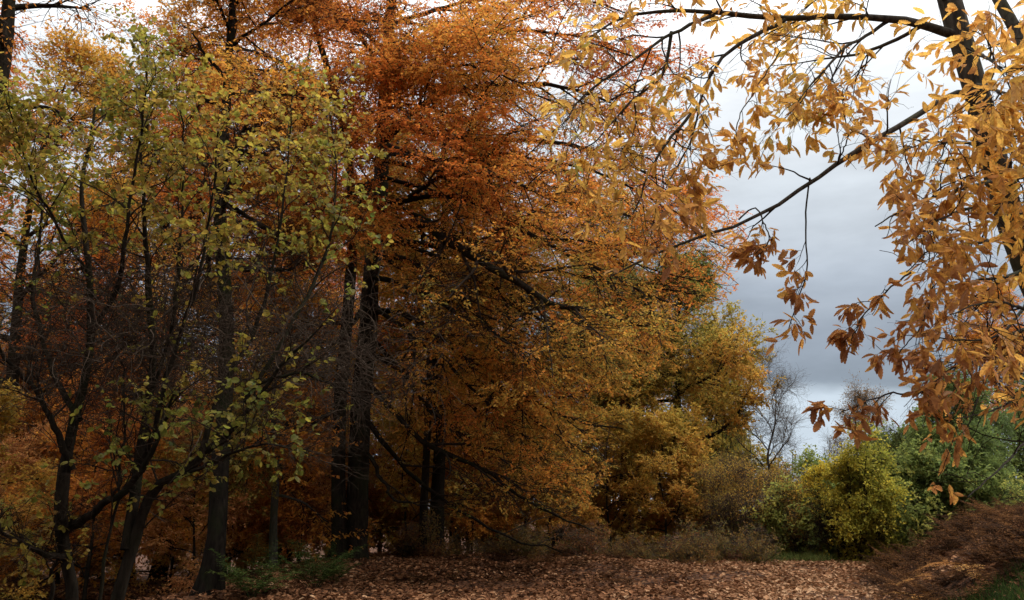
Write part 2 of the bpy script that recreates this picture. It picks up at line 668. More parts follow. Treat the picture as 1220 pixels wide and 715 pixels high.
def auto_tree(name, label, cat, loc, H, cfg, rng, group=None, ragged=.17, trunk_r=.2, n_limb=16, limb_t0=.25, spread=4.0, up0=.1, up1=1.1,
              bark=None, lean=(0, 0), wander=.05, profile=None, leafmat=None, stems=1, splay=1.0, limb_wander=.12, limb_trop=0.0):
    """a whole tree grown at the origin of its Empty"""
    root = thing(name, label, cat, loc, group)
    bark = bark or M_BARK
    tr, tw, lf = Geo(), Geo(), Geo()
    LP, LR = [], []
    for s in range(stems):
        a = rng.rand() * 6.28
        off = np.array([math.cos(a), math.sin(a), 0]) * (0 if stems == 1 else .12 + .25 * rng.rand())
        out = off * (0 if stems == 1 else rng.uniform(1.0, 3.2) * H * .22 * splay)
        hh = H * (1 if stems == 1 else rng.uniform(1 - 1.1 * ragged, 1.0) if ragged < .3 else rng.uniform(.4, 1.05))
        mids = [off + np.array([lean[0], lean[1], 0]) * t ** 1.5 + out * t + np.array([0, 0, hh * t]) + (rng.normal(size=3) * wander * H * .3 * (t > 0) * [1, 1, 0])
                for t in np.linspace(0, 1, 6)]
        mids[0][2] = -.25
        tP, tR = trunk_tube(tr, mids, trunk_r, trunk_r * .12, 10, 26, flare=.5 if stems == 1 else .15)
        n = max(3, n_limb // stems)
        pos, d, rad, t, par = spawn(tP, tR, n, limb_t0, .97, 1.2, .15, .0, rng)
        phi = np.arange(n) * 2.4 + rng.normal(size=n) * .4
        tt = (t - limb_t0) / (1 - limb_t0)
        el = up0 + (up1 - up0) * tt + rng.normal(size=n) * .12
        d = np.stack([np.cos(phi) * np.cos(el), np.sin(phi) * np.cos(el), np.sin(el)], 1)
        pr = profile(tt) if profile else (1 - .65 * tt ** 1.3) * (0.75 + .25 * np.minimum(1, tt * 5))
        L = spread * pr * rng.uniform(1 - ragged, 1 + ragged, n)
        P = grow(pos, d, L, 10, limb_wander, limb_trop, rng)
        r0 = np.minimum(rad * .65, trunk_r * .45)
        Rr = taper(r0, np.maximum(r0 * .2, .008), 11)
        LP.append(P)
        LR.append(Rr)
    LP, LR = np.concatenate(LP), np.concatenate(LR)
    tubes(tr, LP, LR, 6)
    branches(LP, LR, cfg, rng, tw, lf, t0=cfg.get('br_t0', .2))
    z = (0, 0, 0)
    tr.build('trunk' if stems == 1 else 'stems', bark, root, True, loc=z)
    tw.build('twigs', cfg.get('twmat', M_TWIG), root, True, loc=z)
    if cfg['leaf_n'] > 0:
        lf.build('crown', leafmat or M_LEAF, root, loc=z)
    return root


# ------------------------------------------------------------------ main twin-trunked beech
rng = np.random.RandomState(7)
BEECH = dict(planar=.8, br_n=15, br_len=3.6, br_ang=.75, br_r=.045, br_trop=-.035, br_wander=.10, tw_n=13, tw_len=1.25, tw_r=.012, tl_n=7,
             tl_len=.5, tl_r=.004, leaf_n=9, leaf_len=.078, leaf_w=.62, dens=lambda P: np.where(P[:, 2] > 8, .74, .58) + .45 * wave(P, 1.5, 19), pal=RUST, c0=.5, cvar=.24, cscale=.9, cseed=5)


def main_beech():
    base = at(416, 668, 22)
    base[2] = gh(base[0], 22)
    root = thing('beech_tree', 'tall rust orange beech with two dark trunks fused at the base', 'tree', base)
    t1 = ats((424, 690, 22), (425, 640, 22), (427, 560, 22), (430, 480, 22), (438, 400, 22.1), (442, 330, 22.2), (452, 250, 22.3), (456, 160, 22.4), (462, 60, 22.5), (470, -60, 22.6), (476, -200, 22.8))
    t2 = ats((405, 690, 21.8), (404, 640, 21.8), (403, 560, 21.8), (405, 480, 21.7), (410, 420, 21.7), (416, 350, 21.5), (420, 270, 21.4), (414, 180, 21.2), (398, 110, 21.0), (375, 30, 20.8), (350, -60, 20.5))
    tr = Geo()
    trunk_tube(tr, t1, .27, .09, 24, 60, .55, .05, 1.2)
    tr.build('trunk', M_BARK, root, True)
    tr = Geo()
    trunk_tube(tr, t2, .19, .05, 14, 60, .5, .05, 1.2)
    tr.build('trunk', M_BARK, root, True)
    limbs = [
        (.16, (445, 275, 22), (490, 268, 20.8), (522, 285, 19.8), (552, 312, 19), (580, 322, 18.4), (625, 347, 17.7), (668, 372, 17.1), (722, 388, 16.6), (775, 402, 16.3)),
        (.10, (447, 292, 22), (500, 290, 22.2), (545, 304, 22.5), (600, 352, 22.8), (660, 392, 23), (730, 412, 23.3), (800, 434, 23.6)),
        (.11, (452, 245, 22), (510, 236, 21.4), (570, 240, 20.8), (625, 265, 20.2), (690, 305, 19.7), (760, 345, 19.3), (815, 372, 19)),
        (.09, (440, 372, 22), (480, 372, 21.6), (520, 395, 21.2), (570, 440, 20.8), (630, 470, 20.4), (690, 492, 20.1), (735, 500, 19.9)),
        (.09, (436, 455, 22), (470, 492, 21.5), (510, 530, 21), (560, 556, 20.5), (620, 590, 20), (670, 612, 19.6), (710, 630, 19.4)),
        (.07, (436, 500, 22), (470, 540, 22.4), (520, 580, 22.8), (580, 612, 23.2), (640, 632, 23.5), (690, 645, 23.8)),
        (.06, (434, 535, 22), (460, 570, 21.4), (490, 596, 20.8), (540, 604, 20.3)),
        (.12, (455, 170, 22), (500, 132, 21.5), (560, 108, 21), (630, 98, 20.5), (700, 112, 20), (760, 140, 19.7)),
        (.10, (456, 140, 22), (520, 160, 22.6), (600, 165, 23.2), (690, 170, 23.8), (770, 200, 24.3), (840, 240, 24.8)),
        (.09, (462, 60, 22), (520, 55, 21.2), (600, 35, 20.5), (680, 40, 19.9), (740, 66, 19.4)),
        (.08, (464, 30, 22), (540, 0, 22.8), (630, -20, 23.6), (700, 0, 24.2)),
        (.08, (466, -20, 22), (520, -60, 21), (590, -90, 20), (650, -80, 19)),
        (.09, (450, 215, 22), (400, 232, 21), (340, 262, 20.2), (280, 290, 19.6)),
        (.08, (412, 175, 21.2), (365, 150, 20.4), (310, 150, 19.6), (255, 175, 19)),
        (.08, (396, 105, 21), (350, 95, 21.8), (290, 70, 22.6), (230, 65, 23.2)),
        (.07, (460, 90, 22), (430, 45, 20.8), (400, 15, 19.6), (370, 5, 18.6)),
        (.08, (456, 180, 22), (490, 190, 20), (540, 200, 18.2), (600, 222, 16.8), (660, 250, 16)),
        (.08, (460, 110, 22), (500, 90, 19.8), (560, 80, 18), (620, 96, 16.8)),
        (.07, (456, 150, 22), (462, 130, 20.4), (476, 120, 19), (500, 135, 17.8), (520, 165, 17)),
        (.06, (460, 90, 22), (456, 70, 20.6), (446, 70, 19.2), (430, 85, 18)),
        (.07, (464, 20, 22), (480, 20, 20.2), (500, 40, 18.6), (530, 60, 17.6)),
        (.07, (452, 230, 22), (440, 220, 20.6), (420, 235, 19.4), (395, 262, 18.4)),
        (.08, (445, 330, 22), (500, 345, 21.4), (560, 385, 20.8), (620, 415, 20.2), (680, 430, 19.8)),
        (.08, (446, 300, 22), (490, 310, 20.6), (540, 350, 19.4), (590, 400, 18.6), (630, 450, 18)),
        (.07, (442, 360, 22), (490, 400, 21.2), (540, 450, 20.6), (590, 500, 20), (640, 540, 19.6)),
        (.07, (440, 400, 22), (480, 440, 22.8), (530, 490, 23.4), (590, 530, 24), (650, 570, 24.4)),
        (.07, (450, 260, 22), (500, 300, 22.8), (560, 330, 23.6), (620, 380, 24.4), (690, 420, 25)),
        (.06, (458, 130, 22), (480, 100, 22.6), (540, 60, 23.4), (600, 60, 24)),
        (.08, (440, 360, 22), (400, 400, 20.8), (360, 420, 19.8), (300, 440, 19)),
        (.08, (446, 300, 22.4), (500, 330, 24), (570, 345, 25.6), (650, 350, 27), (730, 360, 28)),
        (.08, (440, 420, 22.4), (500, 450, 24), (580, 490, 25.4), (660, 520, 26.6), (730, 545, 27.4)),
        (.08, (456, 170, 22.4), (520, 200, 24.4), (600, 240, 26), (690, 262, 27.2), (780, 290, 28)),
        (.07, (402, 480, 21.7), (370, 500, 20.8), (330, 520, 20), (290, 560, 19.4)),
        (.07, (462, 60, 22.4), (420, 30, 24), (360, 20, 25.6), (290, 30, 27)),
        (.08, (452, 235, 22), (560, 285, 22.5), (680, 330, 22.8), (780, 350, 23), (850, 360, 23.2)),
        (.07, (454, 190, 22), (560, 215, 21.8), (680, 240, 21.5), (790, 268, 21.2), (868, 300, 21)),
        (.06, (454, 210, 22), (580, 250, 22.6), (700, 300, 23), (800, 330, 23.3), (860, 345, 23.5)),
        (.07, (450, 260, 22), (560, 190, 19.6), (680, 200, 18.4), (790, 250, 18), (850, 290, 17.8)),
    ]
    tw, lf = Geo(), Geo()
    LP, LR = [], []
    for q in limbs:
        P, L = resample(ats(*q[1:]), 22)
        P[2:] += np.cumsum(rng.normal(size=(20, 3)) * .035, axis=0)
        r = np.linspace(q[0], max(.012, q[0] * .16), 22)
        gl = Geo()
        tubes(gl, P[None], r[None], 8, .06)
        gl.build('limb', M_BARK, root, True)
        LP.append(P)
        LR.append(r)

    def bare_middle(P):
        # shaded out low twigs: nothing grows before the lower trunks, and the skirt ends short of the oak
        px, py = proj(P)
        a = (P[:, 0] > -5.2) & (P[:, 0] < -3.2) & (P[:, 2] < 6.6) & (P[:, 1] < 22.3)
        a |= (px > 494) & (px < 534) & (py > 540) & (P[:, 1] < 24.6)
        b = (P[:, 2] < 1.3)
        edge = np.interp(P[:, 2], [1, 3, 5, 7, 10, 16], [1.6, 3.0, 4.2, 5.9, 6.6, 7.0])
        return ~(a | b | (P[:, 0] > edge * P[:, 1] / 22))

    def cf(m):
        px, py = m[:, 0], m[:, 2]
        return -.14 * sstep(9, 13, py) + .24 * sstep(9.5, 4.5, py) - .08 * sstep(0, 4, px)
    branches(np.stack(LP), np.stack(LR), dict(BEECH, cfun=cf), rng, tw, lf, keep=bare_middle, t0=.17)
    tw.build('twigs', M_TWIG, root, True)
    lf.build('crown', M_LEAF, root)
    return root


main_beech()

# ------------------------------------------------------------------ the wood behind
BG = dict(planar=.7, br_n=9, br_len=2.8, br_r=.04, br_trop=-.02, tw_n=9, tw_len=1.2, tw_r=.013, tl_n=6, tl_len=.55, tl_r=.005, leaf_n=7, dens=lambda P: .74 + .45 * wave(P, 1.2, 29),
          leaf_len=.11, leaf_w=.62, pal=AMBER, c0=.4, cvar=.25, cscale=.5, tl_trop=0)
GRP = 'beeches of the wood behind the clearing'
rng = np.random.RandomState(21)
protos = []
for k, (pal, c0, H, sp) in enumerate([(AMBER, .4, 15, 5.0), (RUST, .5, 16, 4.6), (OAKY, .45, 14, 4.6)]):
    protos.append(auto_tree('beech_tree', 'amber leaved beech among the trees behind the clearing', 'tree', (0, 0, 0), H, dict(BG, pal=pal, c0=c0, cseed=30 + k), rng,
                            group=GRP, trunk_r=.24, n_limb=17, limb_t0=.16, spread=sp, up0=-.1, up1=1.15, limb_trop=-.01))
spots = [(-26, 34, 0), (-21, 30, 1), (-17.5, 37, 0), (-13.5, 31, 2), (-9.5, 36, 0), (-7.5, 29, 1), (-3.5, 33, 0), (-.5, 38, 2), (3.2, 36, 1), (6.5, 44, 0),
         (-33, 44, 1), (-27, 48, 0), (-21, 45, 2), (-15, 49, 0), (-9, 47, 1), (-3, 50, 0), (3, 51, 2), (-14, 24, 0), (-19, 24.5, 1), (-11, 27.5, 1)]
shade_spots = [(-10, -5, 0), (-15, -2, 1), (-4, -7, 2), (3, -9, 0), (-17, 6, 2), (10, -4, 1), (-23, 14, 0), (-9, -14, 1), (9, -14, 2), (-18, 3, 1), (15, 3, 0)]  # beeches added out of view to cut the light from the camera side
LBL = {0: 'amber leaved beech among the trees behind the clearing', 1: 'russet leaved beech among the trees behind the clearing', 2: 'gold and olive leaved beech among the trees behind the clearing'}
used = set()
LBL[3] = 'tall amber beech added out of view to shade the foreground'
protos.append(auto_tree('beech_tree', LBL[3], 'tree', (0, 0, 0), 18, dict(BG, c0=.4, cseed=36), rng, group='beeches added out of view for shade', trunk_r=.26, n_limb=18, limb_t0=.38, spread=5.6, up0=.0, up1=1.1))
shade_spots = [(x, y, 3) for x, y, k in shade_spots] + [(-3.5, -3.5, 3), (1.5, -5, 3), (-7.5, -1, 3), (-15, 11, 3)]
for i, (x, y, k) in enumerate(spots + shade_spots):
    z = gh(x, y)
    s = rng.uniform(.9, 1.12)
    if k in used:
        dup(protos[k], (x, y, z), rng.rand() * 6.28, s, LBL[k])
    else:
        used.add(k)
        o = protos[k]
        o.location = (x, y, z)
        o.rotation_euler.z = rng.rand() * 6.28
        o.scale = (s,) * 3
        o['label'] = LBL[k]

# understorey beeches
US = dict(BG, br_n=7, br_len=1.3, tw_n=7, tw_len=.7, tl_n=5, tl_len=.35, leaf_n=7, leaf_len=.085, br_r=.02, tw_r=.007, tl_r=.003)
up_ = [auto_tree('beech_sapling', 'low leafy beech sapling at the edge of the wood', 'tree', (0, 0, 0), 4.6, dict(US, pal=p, c0=.45, cseed=50 + k), rng,
                 group='beech saplings under the wood', trunk_r=.05, n_limb=14, limb_t0=.08, spread=1.9, up0=.0, up1=.9) for k, p in enumerate((AMBER, [lin(140, 92, 58), lin(172, 118, 70), lin(190, 142, 82), lin(166, 136, 76)], OAKY))]
us = [(-11.5, 21, 1), (-9.3, 19.5, 0), (-7.2, 20, 1), (-12.8, 18, 0), (-10.6, 17, 2), (-7.6, 24, 0), (-6.0, 25, 1), (-3.2, 26, 2), (-1.2, 27, 0), (1.2, 28, 2), (3.2, 29, 2), (5, 29, 2), (-15, 20, 0),
      (-13.5, 22.5, 1), (-2.0, 29, 1), (.4, 31, 2), (6.3, 31, 0), (-8.6, 22.5, 2), (-5, 28, 0)]
us2 = [(-10, 29, 2), (-7, 27, 2), (-4.6, 30.5, 1), (-1.6, 31.5, 2), (1, 33.5, 2), (3.6, 32, 2), (5.5, 34, 2), (-12.5, 27, 0), (-16, 27, 1), (-2.8, 34.5, 0), (-6.5, 33, 0), (-18, 31, 2), (-9.4, 31.5, 0), (-14, 29, 0), (-21, 27, 0), (-17, 22, 1), (-10.6, 25, 1), (-8.8, 27.4, 0), (-12.2, 24, 0), (-7.4, 29.5, 1), (-14.2, 26, 1), (-5.6, 27, 2)]
for i, (x, y, k) in enumerate(us + us2):
    z = gh(x, y)
    s = rng.uniform(.75, 1.1) * (1 if i < len(us) else 1.45)
    lab = ('amber', 'russet', 'gold and olive')[k] + ' leaved low beech sapling at the foot of the wood'
    if ('u', k) in used:
        dup(up_[k], (x, y, z), rng.rand() * 6.28, s, lab)
    else:
        used.add(('u', k))
        o = up_[k]
        o.location = (x, y, z)
        o.scale = (s,) * 3
        o['label'] = lab


# ------------------------------------------------------------------ single trunks inside the wood
def plain_tree(label, pts, r0, r1, H, cfg, n_limb, spread, bark=M_BARK, flare=.6, t0=.35, name='beech_tree', up0=-.05):
    base = np.array(pts[0])
    base[2] = gh(base[0], base[1])
    root = thing(name, label, 'tree', base)
    P0 = np.array(pts)
    P0[0] = base - UP * .2
    tr, tw, lf = Geo(), Geo(), Geo()
    tP, tR = trunk_tube(tr, P0, r0, r1, 22, 60, flare, .06)
    n = n_limb
    pos, d, rad, t, par = spawn(tP, tR, n, t0, .97, 1.2, .15, .0, rng)
    phi = np.arange(n) * 2.4 + rng.normal(size=n) * .4
    el = up0 + 1.0 * (t - t0) / (1 - t0) + rng.normal(size=n) * .12
    d = np.stack([np.cos(phi) * np.cos(el), np.sin(phi) * np.cos(el), np.sin(el)], 1)
    L = spread * (1 - .5 * t) * rng.uniform(.8, 1.15, n)
    P = grow(pos, d, L, 10, .13, 0, rng)
    rr = np.minimum(rad * .6, r0 * .4)
    Rr = taper(rr, np.maximum(rr * .2, .008), 11)
    tubes(tr, P, Rr, 6)
    branches(P, Rr, cfg, rng, tw, lf)
    tr.build('trunk', bark, root, True)
    tw.build('twigs', M_TWIG, root, True)
    lf.build('crown', M_LEAF, root)
    return root


rng = np.random.RandomState(33)
plain_tree('dark beech trunk with flared mossy foot standing behind the hazel', ats((248, 712, 15.5), (258, 640, 15.5), (262, 560, 15.6), (268, 480, 15.7), (270, 380, 15.9), (262, 260, 16.2), (270, 120, 16.6), (280, -40, 17)),
           .17, .06, 11, dict(BG, pal=AMBER, c0=.45, leaf_len=.09, br_n=8, br_len=2.2, cseed=71), 15, 3.6, M_BARKSHADE, flare=.9, t0=.45)
plain_tree('thicker of two dark trunks standing right of the twin beech', ats((521, 668, 25), (521, 600, 25), (524, 520, 25), (522, 420, 25.2), (530, 300, 25.4), (528, 150, 25.6)),
           .2, .07, 11, dict(BG, pal=OAKY, c0=.4, cseed=73), 12, 3.6, flare=.2, t0=.4)
plain_tree('slimmer of two dark trunks standing right of the twin beech', ats((503, 668, 24.6), (505, 600, 24.6), (508, 540, 24.7), (512, 430, 25), (506, 320, 25.2), (498, 200, 25.4)),
           .12, .05, 9, dict(BG, pal=AMBER, c0=.5, cseed=74), 10, 3.0, flare=.2, t0=.45)
plain_tree('thin grey trunk between the flared beech and the twin beech', ats((326, 690, 21), (326, 620, 21), (329, 560, 21.1), (326, 480, 21.3), (334, 380, 21.5)),
           .1, .04, 6, dict(BG, pal=AMBER, c0=.4, cseed=75, br_n=6), 9, 2.4, M_BARK2, .2, t0=.3)
plain_tree('grey trunk half hidden by orange leaves left of the golden oak', ats((748, 660, 33), (747, 600, 33), (746, 520, 33), (744, 460, 33.2), (738, 380, 33.4), (742, 280, 33.8)),
           .26, .08, 12, dict(BG, pal=OAKY, c0=.6, cseed=76), 13, 4.0, M_BARK2, .3, t0=.4)
plain_tree('dark bare lower trunk of the tree at the left edge with limbs against the sky',
           ats((-150, 720, 13), (-110, 560, 13), (-70, 400, 13), (-30, 240, 13), (-2, 110, 13), (8, 40, 13), (14, -60, 13), (20, -180, 13)),
           .15, .1, 9, dict(BG, pal=AMBER, c0=.4, leaf_len=.08, br_n=5, tw_n=5, tl_n=4, leaf_n=4, cseed=77), 9, 2.6, t0=.62, name='oak_tree', up0=.1)

# golden oak at the clearing's far side
OAK = dict(BG, planar=.45, pal=OAKY, c0=.64, cvar=.3, cscale=.8, cseed=41, dens=lambda P: .62 + .6 * wave(P, 1.5, 43), br_n=10, br_len=2.2, tw_n=9, tw_len=1.0, leaf_n=9, leaf_len=.13, leaf_w=.6)
b = at(818, 660, 34)
auto_tree('oak_tree', 'round golden and olive oak at the far side of the clearing', 'tree', (b[0], 34, gh(b[0], 34)), 10.6, OAK, rng, trunk_r=.26, n_limb=20, limb_t0=.2, spread=4.3, up0=-.1, up1=1.1)
b = at(868, 660, 38)
auto_tree('oak_tree', 'ochre oak just behind the golden oak, nearest the open sky', 'tree', (b[0], 38, gh(b[0], 38)), 9.4, dict(OAK, c0=.45, cseed=42), rng, trunk_r=.22, n_limb=18, limb_t0=.15, spread=3.2, up0=-.1, up1=1.1)

# bare and thin things at the gap
BARE = dict(planar=.2, br_n=9, br_len=1.6, br_r=.02, br_trop=.03, br_lift=.3, tw_n=9, tw_len=.8, tw_r=.008, tl_n=6, tl_len=.4, tl_r=.0045, leaf_n=0, pal=AMBER, twmat=M_TWIGR, br_wander=.16)
b = at(918, 650, 32)
auto_tree('bare_tree', 'bare reddish grey tree leaning out beside the golden oak', 'tree', (b[0], 32, gh(b[0], 32)), 6.2, BARE, rng, ragged=.5, trunk_r=.09, n_limb=15, limb_t0=.15, spread=2.6, up0=.2, up1=1.1, bark=M_BARK2, lean=(.6, 0))
for px, Y, H, lab in ((985, 33, 4.6, 'pale bare sapling standing left of the yellow shrub'), (1003, 36, 5.4, 'taller pale bare sapling rising behind the yellow shrub'), (948, 30, 3.4, 'thin bare sapling leaning towards the gap left of the yellow shrub')):
    b = at(px, 650, Y)
    auto_tree('bare_sapling', lab, 'sapling', (b[0], Y, gh(b[0], Y)), H, dict(BARE, br_n=5, tw_n=5, tl_n=4), rng, trunk_r=.05, n_limb=9, limb_t0=.25, spread=1.2, up0=.6, up1=1.2, bark=M_BARK2, stems=2)
b = at(1050, 640, 41)
auto_tree('brown_tree', 'brown nearly bare tree rising behind the green thicket', 'tree', (b[0], 41, gh(b[0], 41)), 7.4, dict(BARE, leaf_n=1, leaf_len=.09, leaf_w=.5, pal=[lin(110, 84, 54), lin(140, 110, 66)], c0=.5, cvar=.2, twmat=M_TWIGR, br_n=8), rng, ragged=.5, trunk_r=.12, n_limb=20, limb_t0=.2, spread=2.6, up0=.3, up1=1.2)
b = at(1205, 640, 40)
auto_tree('beech_tree', 'orange beech standing behind the green thicket at the right edge', 'tree', (b[0], 40, gh(b[0], 40)), 11.5, dict(BG, pal=AMBER, c0=.35, gain=1.1), rng, trunk_r=.2, n_limb=17, limb_t0=.15, spread=3.4, up0=0., up1=1.1)

# yellow shrub and green thicket
SHR = dict(planar=.3, br_n=7, br_len=1.2, br_r=.014, br_trop=.01, br_lift=.2, tw_n=7, tw_len=.6, tw_r=.006, tl_n=5, tl_len=.3, tl_r=.003, leaf_n=5, leaf_len=.075, leaf_w=.6, pal=YELL, c0=.5, cvar=.3, cscale=1.2, dens=lambda P: .55 + .5 * wave(P, 2.4, 63),
           cseed=61, leaf_tilt=.7)
b = at(1015, 655, 25)
auto_tree('hazel_shrub', 'bright yellow green shrub with several stems at the bend of the path', 'shrub', (b[0], 25, gh(b[0], 25)), 3.1, dict(SHR, br_lift=.5, c0=.62, leaf_n=4, leaf_len=.085, dens=lambda P: .44 + .6 * wave(P, 2.4, 63)), rng, ragged=.6, trunk_r=.035, n_limb=60, limb_t0=.08, spread=.85, up0=.2, up1=1.3, stems=10, splay=1.9)
for px, Y, H, pal, c0, lab in ((1100, 28, 4.6, GREEN, .5, 'mid green bush right behind the yellow shrub'), (1165, 27, 4.4, GREEN, .35, 'dark green bush beyond the bracken bank'), (1240, 29, 5.2, GREEN, .4, 'tall green bush cut by the right edge'),
                              (1060, 31, 4.0, GREEN, .8, 'olive yellow bush above the yellow shrub'),
                              (1066, 26, 2.3, GREEN, .75, 'low olive bush merging into the right side of the yellow shrub'), (968, 27, 2.0, GREEN, .7, 'low olive bush left of the yellow shrub'), (1125, 25.5, 2.6, GREEN, .55, 'green bush just above the bracken bank')):
    b = at(px, 640, Y)
    auto_tree('green_bush', lab, 'bush', (b[0], Y, gh(b[0], Y)), H, dict(SHR, pal=pal, c0=c0, br_len=1.4, tw_len=.75, leaf_len=.1, leaf_n=5, cvar=.3, dens=lambda P: .6 + .5 * wave(P, 1.6, 64)), rng, ragged=.5, trunk_r=.05, n_limb=40, limb_t0=.06, spread=1.9, up0=.1, up1=1.2, stems=5)
for px, Y, H, lf_, lab in ((880, 27.5, 3.0, 1, 'grey brown thicket of twigs below the golden oak'), (925, 28, 2.7, 1, 'grey twiggy thicket below the bare tree'), (962, 26.5, 1.9, 2, 'low olive brown scrub left of the yellow shrub'),
                           (850, 29, 2.6, 2, 'brown scrub under the right side of the golden oak')):
    b = at(px, 655, Y)
    auto_tree('scrub', lab, 'shrub', (b[0], Y, gh(b[0], Y)), H, dict(SHR, pal=OAKY, c0=.6, leaf_n=lf_, twmat=M_TWIGR, leaf_len=.06), rng, trunk_r=.025, n_limb=36, limb_t0=.1, spread=1.0, up0=.3, up1=1.1, stems=7, bark=M_BARK2)

# ------------------------------------------------------------------ hazel clumps, left foreground
rng = np.random.RandomState(5)
HZ = dict(planar=.6, br_n=14, br_len=1.15, br_r=.011, br_trop=.01, br_lift=.25, tw_n=7, tw_len=.5, tw_r=.0045, tl_n=4, tl_len=.22, tl_r=.0022, leaf_n=5, leaf_len=.052, leaf_w=.85, lvar=(.5, 1.45), pal=HAZ, c0=.45,
          cvar=.28, cscale=1.6, cseed=81, leaf_droop=-.35, leaf_tilt=.6, tmpl=HAZEL, br_wander=.16, cjit=.14)


def hz_density(P):
    px, py = proj(P)
    n = wave(P, 2.4, 91) * .5
    band = np.where((py > 400) & (px > 380), -1, 0) + np.where(py < 300, .62, np.where(py < 480, .08, np.where(px < 280, .2, np.where(px < 360, .07, -1))))
    return np.clip(band + n * .5, .01, 1)


def hazel(label, stems, cfg):
    base = stems[0][1].copy() if False else None
    p0 = at(*stems[0][1])
    p0[2] = gh(p0[0], p0[1])
    root = thing('hazel', label, 'shrub', p0, 'hazel clumps in the left foreground')
    tw, lf = Geo(), Geo()
    LP, LR = [], []
    for st in stems:
        r0, r1, pts = st[0], st[-1], st[1:-1]
        W = ats(*pts)
        if r0 >= .03 and pts[0][1] > 700:
            g0 = W[0].copy()
            g0[2] = gh(g0[0], g0[1]) - .1
            W = np.vstack([g0[None], W])
        P, L = resample(W, 24)
        P[2:] += np.cumsum(rng.normal(size=(22, 3)) * .012, axis=0)
        r = np.linspace(r0, r1, 24)
        gs = Geo()
        tubes(gs, P[None], r[None], 9 if r0 > .03 else 6, .09)
        gs.build('stem', M_BARK, root, True)
        LP.append(P)
        LR.append(r)
    branches(np.stack(LP), np.stack(LR), cfg, rng, tw, lf, t0=.3)
    tw.build('twigs', M_TWIG, root, True)
    lf.build('leaves', M_NEARLEAF, root)


hazel('hazel with an upright forked stem and yellow green leaves at the left', [
    (.075, (86, 720, 9), (76, 650, 9), (76, 590, 9), (84, 545, 9), (100, 480, 9.1), (112, 410, 9.2), (108, 330, 9.3), (96, 240, 9.5), (110, 130, 9.6), .015),
    (.05, (80, 630, 9), (100, 615, 8.9), (122, 598, 8.8), (140, 588, 8.7), (180, 540, 8.5), (210, 470, 8.3), .012),
    (.04, (84, 660, 9), (62, 668, 8.8), (30, 655, 8.5), (0, 640, 8.2), (-30, 620, 8), .012),
    (.04, (86, 560, 9), (70, 520, 8.9), (50, 470, 8.8), (20, 430, 8.7), (-10, 380, 8.5), .01),
    (.035, (95, 500, 9), (60, 440, 9.4), (40, 350, 9.7), (45, 260, 9.9), (30, 160, 10), .008),
    (.03, (108, 400, 9.2), (140, 330, 9), (150, 240, 8.8), (165, 140, 8.7), (165, 60, 8.6), .006),
    (.022, (60, 720, 9.2), (60, 690, 9.2), (64, 660, 9.1), (80, 620, 9), .012),
    (.02, (108, 330, 9.3), (60, 260, 9), (30, 190, 8.7), (10, 120, 8.5), .006),
], dict(HZ, dens=hz_density))
hazel('hazel with a thick stem leaning right and a long rising limb', [
    (.072, (135, 720, 8.6), (148, 670, 8.6), (160, 625, 8.6), (175, 590, 8.6), (205, 570, 8.5), (235, 542, 8.4), (275, 500, 8.3), (320, 440, 8.2), (350, 405, 8.1), (385, 375, 8), .006),
    (.055, (150, 655, 8.6), (158, 600, 8.7), (168, 545, 8.8), (176, 480, 8.9), (184, 400, 9), (178, 300, 9.1), (172, 200, 9.2), (168, 90, 9.3), .008),
    (.03, (166, 560, 8.8), (190, 500, 8.6), (210, 420, 8.5), (240, 330, 8.4), (262, 230, 8.3), (268, 140, 8.2), .005),
    (.03, (240, 540, 8.4), (262, 470, 8.6), (300, 400, 8.8), (330, 300, 9), (345, 200, 9.2), (350, 110, 9.3), .006),
    (.025, (180, 470, 8.9), (205, 380, 9), (215, 280, 9.1), (220, 180, 9.2), (214, 90, 9.2), .005),
    (.025, (290, 480, 8.3), (350, 380, 8.6), (390, 300, 8.9), (405, 210, 9.1), (400, 130, 9.3), .006),
    (.02, (118, 720, 8.8), (128, 660, 8.8), (138, 600, 8.8), (142, 540, 8.8), (150, 440, 8.8), .008),
    (.02, (210, 570, 8.5), (260, 545, 8.2), (310, 530, 8), (360, 540, 7.8), .005),
    (.02, (300, 460, 8.3), (360, 440, 8.4), (410, 450, 8.5), (450, 470, 8.6), .005),
], dict(HZ, dens=hz_density))


# bare tangle of twigs in the hazel
def tangle():
    c = at(200, 400, 9.4)
    root = thing('twig_tangle', 'dense dark brown tangle of bare twigs caught in the hazel stems', 'twigs', (c[0], c[1], c[2]))
    gg = Geo()
    N = 3300
    r = np.random.RandomState(3)
    px = np.where(r.rand(N) < .8, r.normal(170, 95, N), r.normal(390, 50, N))
    py = np.where(px < 330, r.normal(395, 52, N), r.normal(410, 40, N))
    pos = np.stack([at(a, b_, 9.4 + r.normal() * .7) for a, b_ in zip(px, py)])
    d = nrm(r.normal(size=(N, 3)) * [1, .8, .7])
    P = grow(pos, d, r.uniform(.25, 1.0, N), 8, .28, -.03, r)
    tubes(gg, P, taper(np.full(N, .004) * r.uniform(.6, 1.6, N), np.full(N, .0015), 9), 3)
    gg.build('twigs', bark_mat('brown_twig_bark', (.04, .028, .02), (.09, .066, .048)), root, True)


tangle()

# ------------------------------------------------------------------ sweet chestnut, right foreground
rng = np.random.RandomState(14)
def ch_density(P):
    # thinner on the outer and lower sprays
    return (.6 + .42 * wave(P, 1.9, 55)) * np.interp(P[:, 2], [2.2, 3.4], [.42, 1.0]) * np.interp(P[:, 0], [.3, 1.3, 2.0], [.5, .75, 1.05]) * np.interp(P[:, 0], [3.4, 4.6], [1.0, .56])


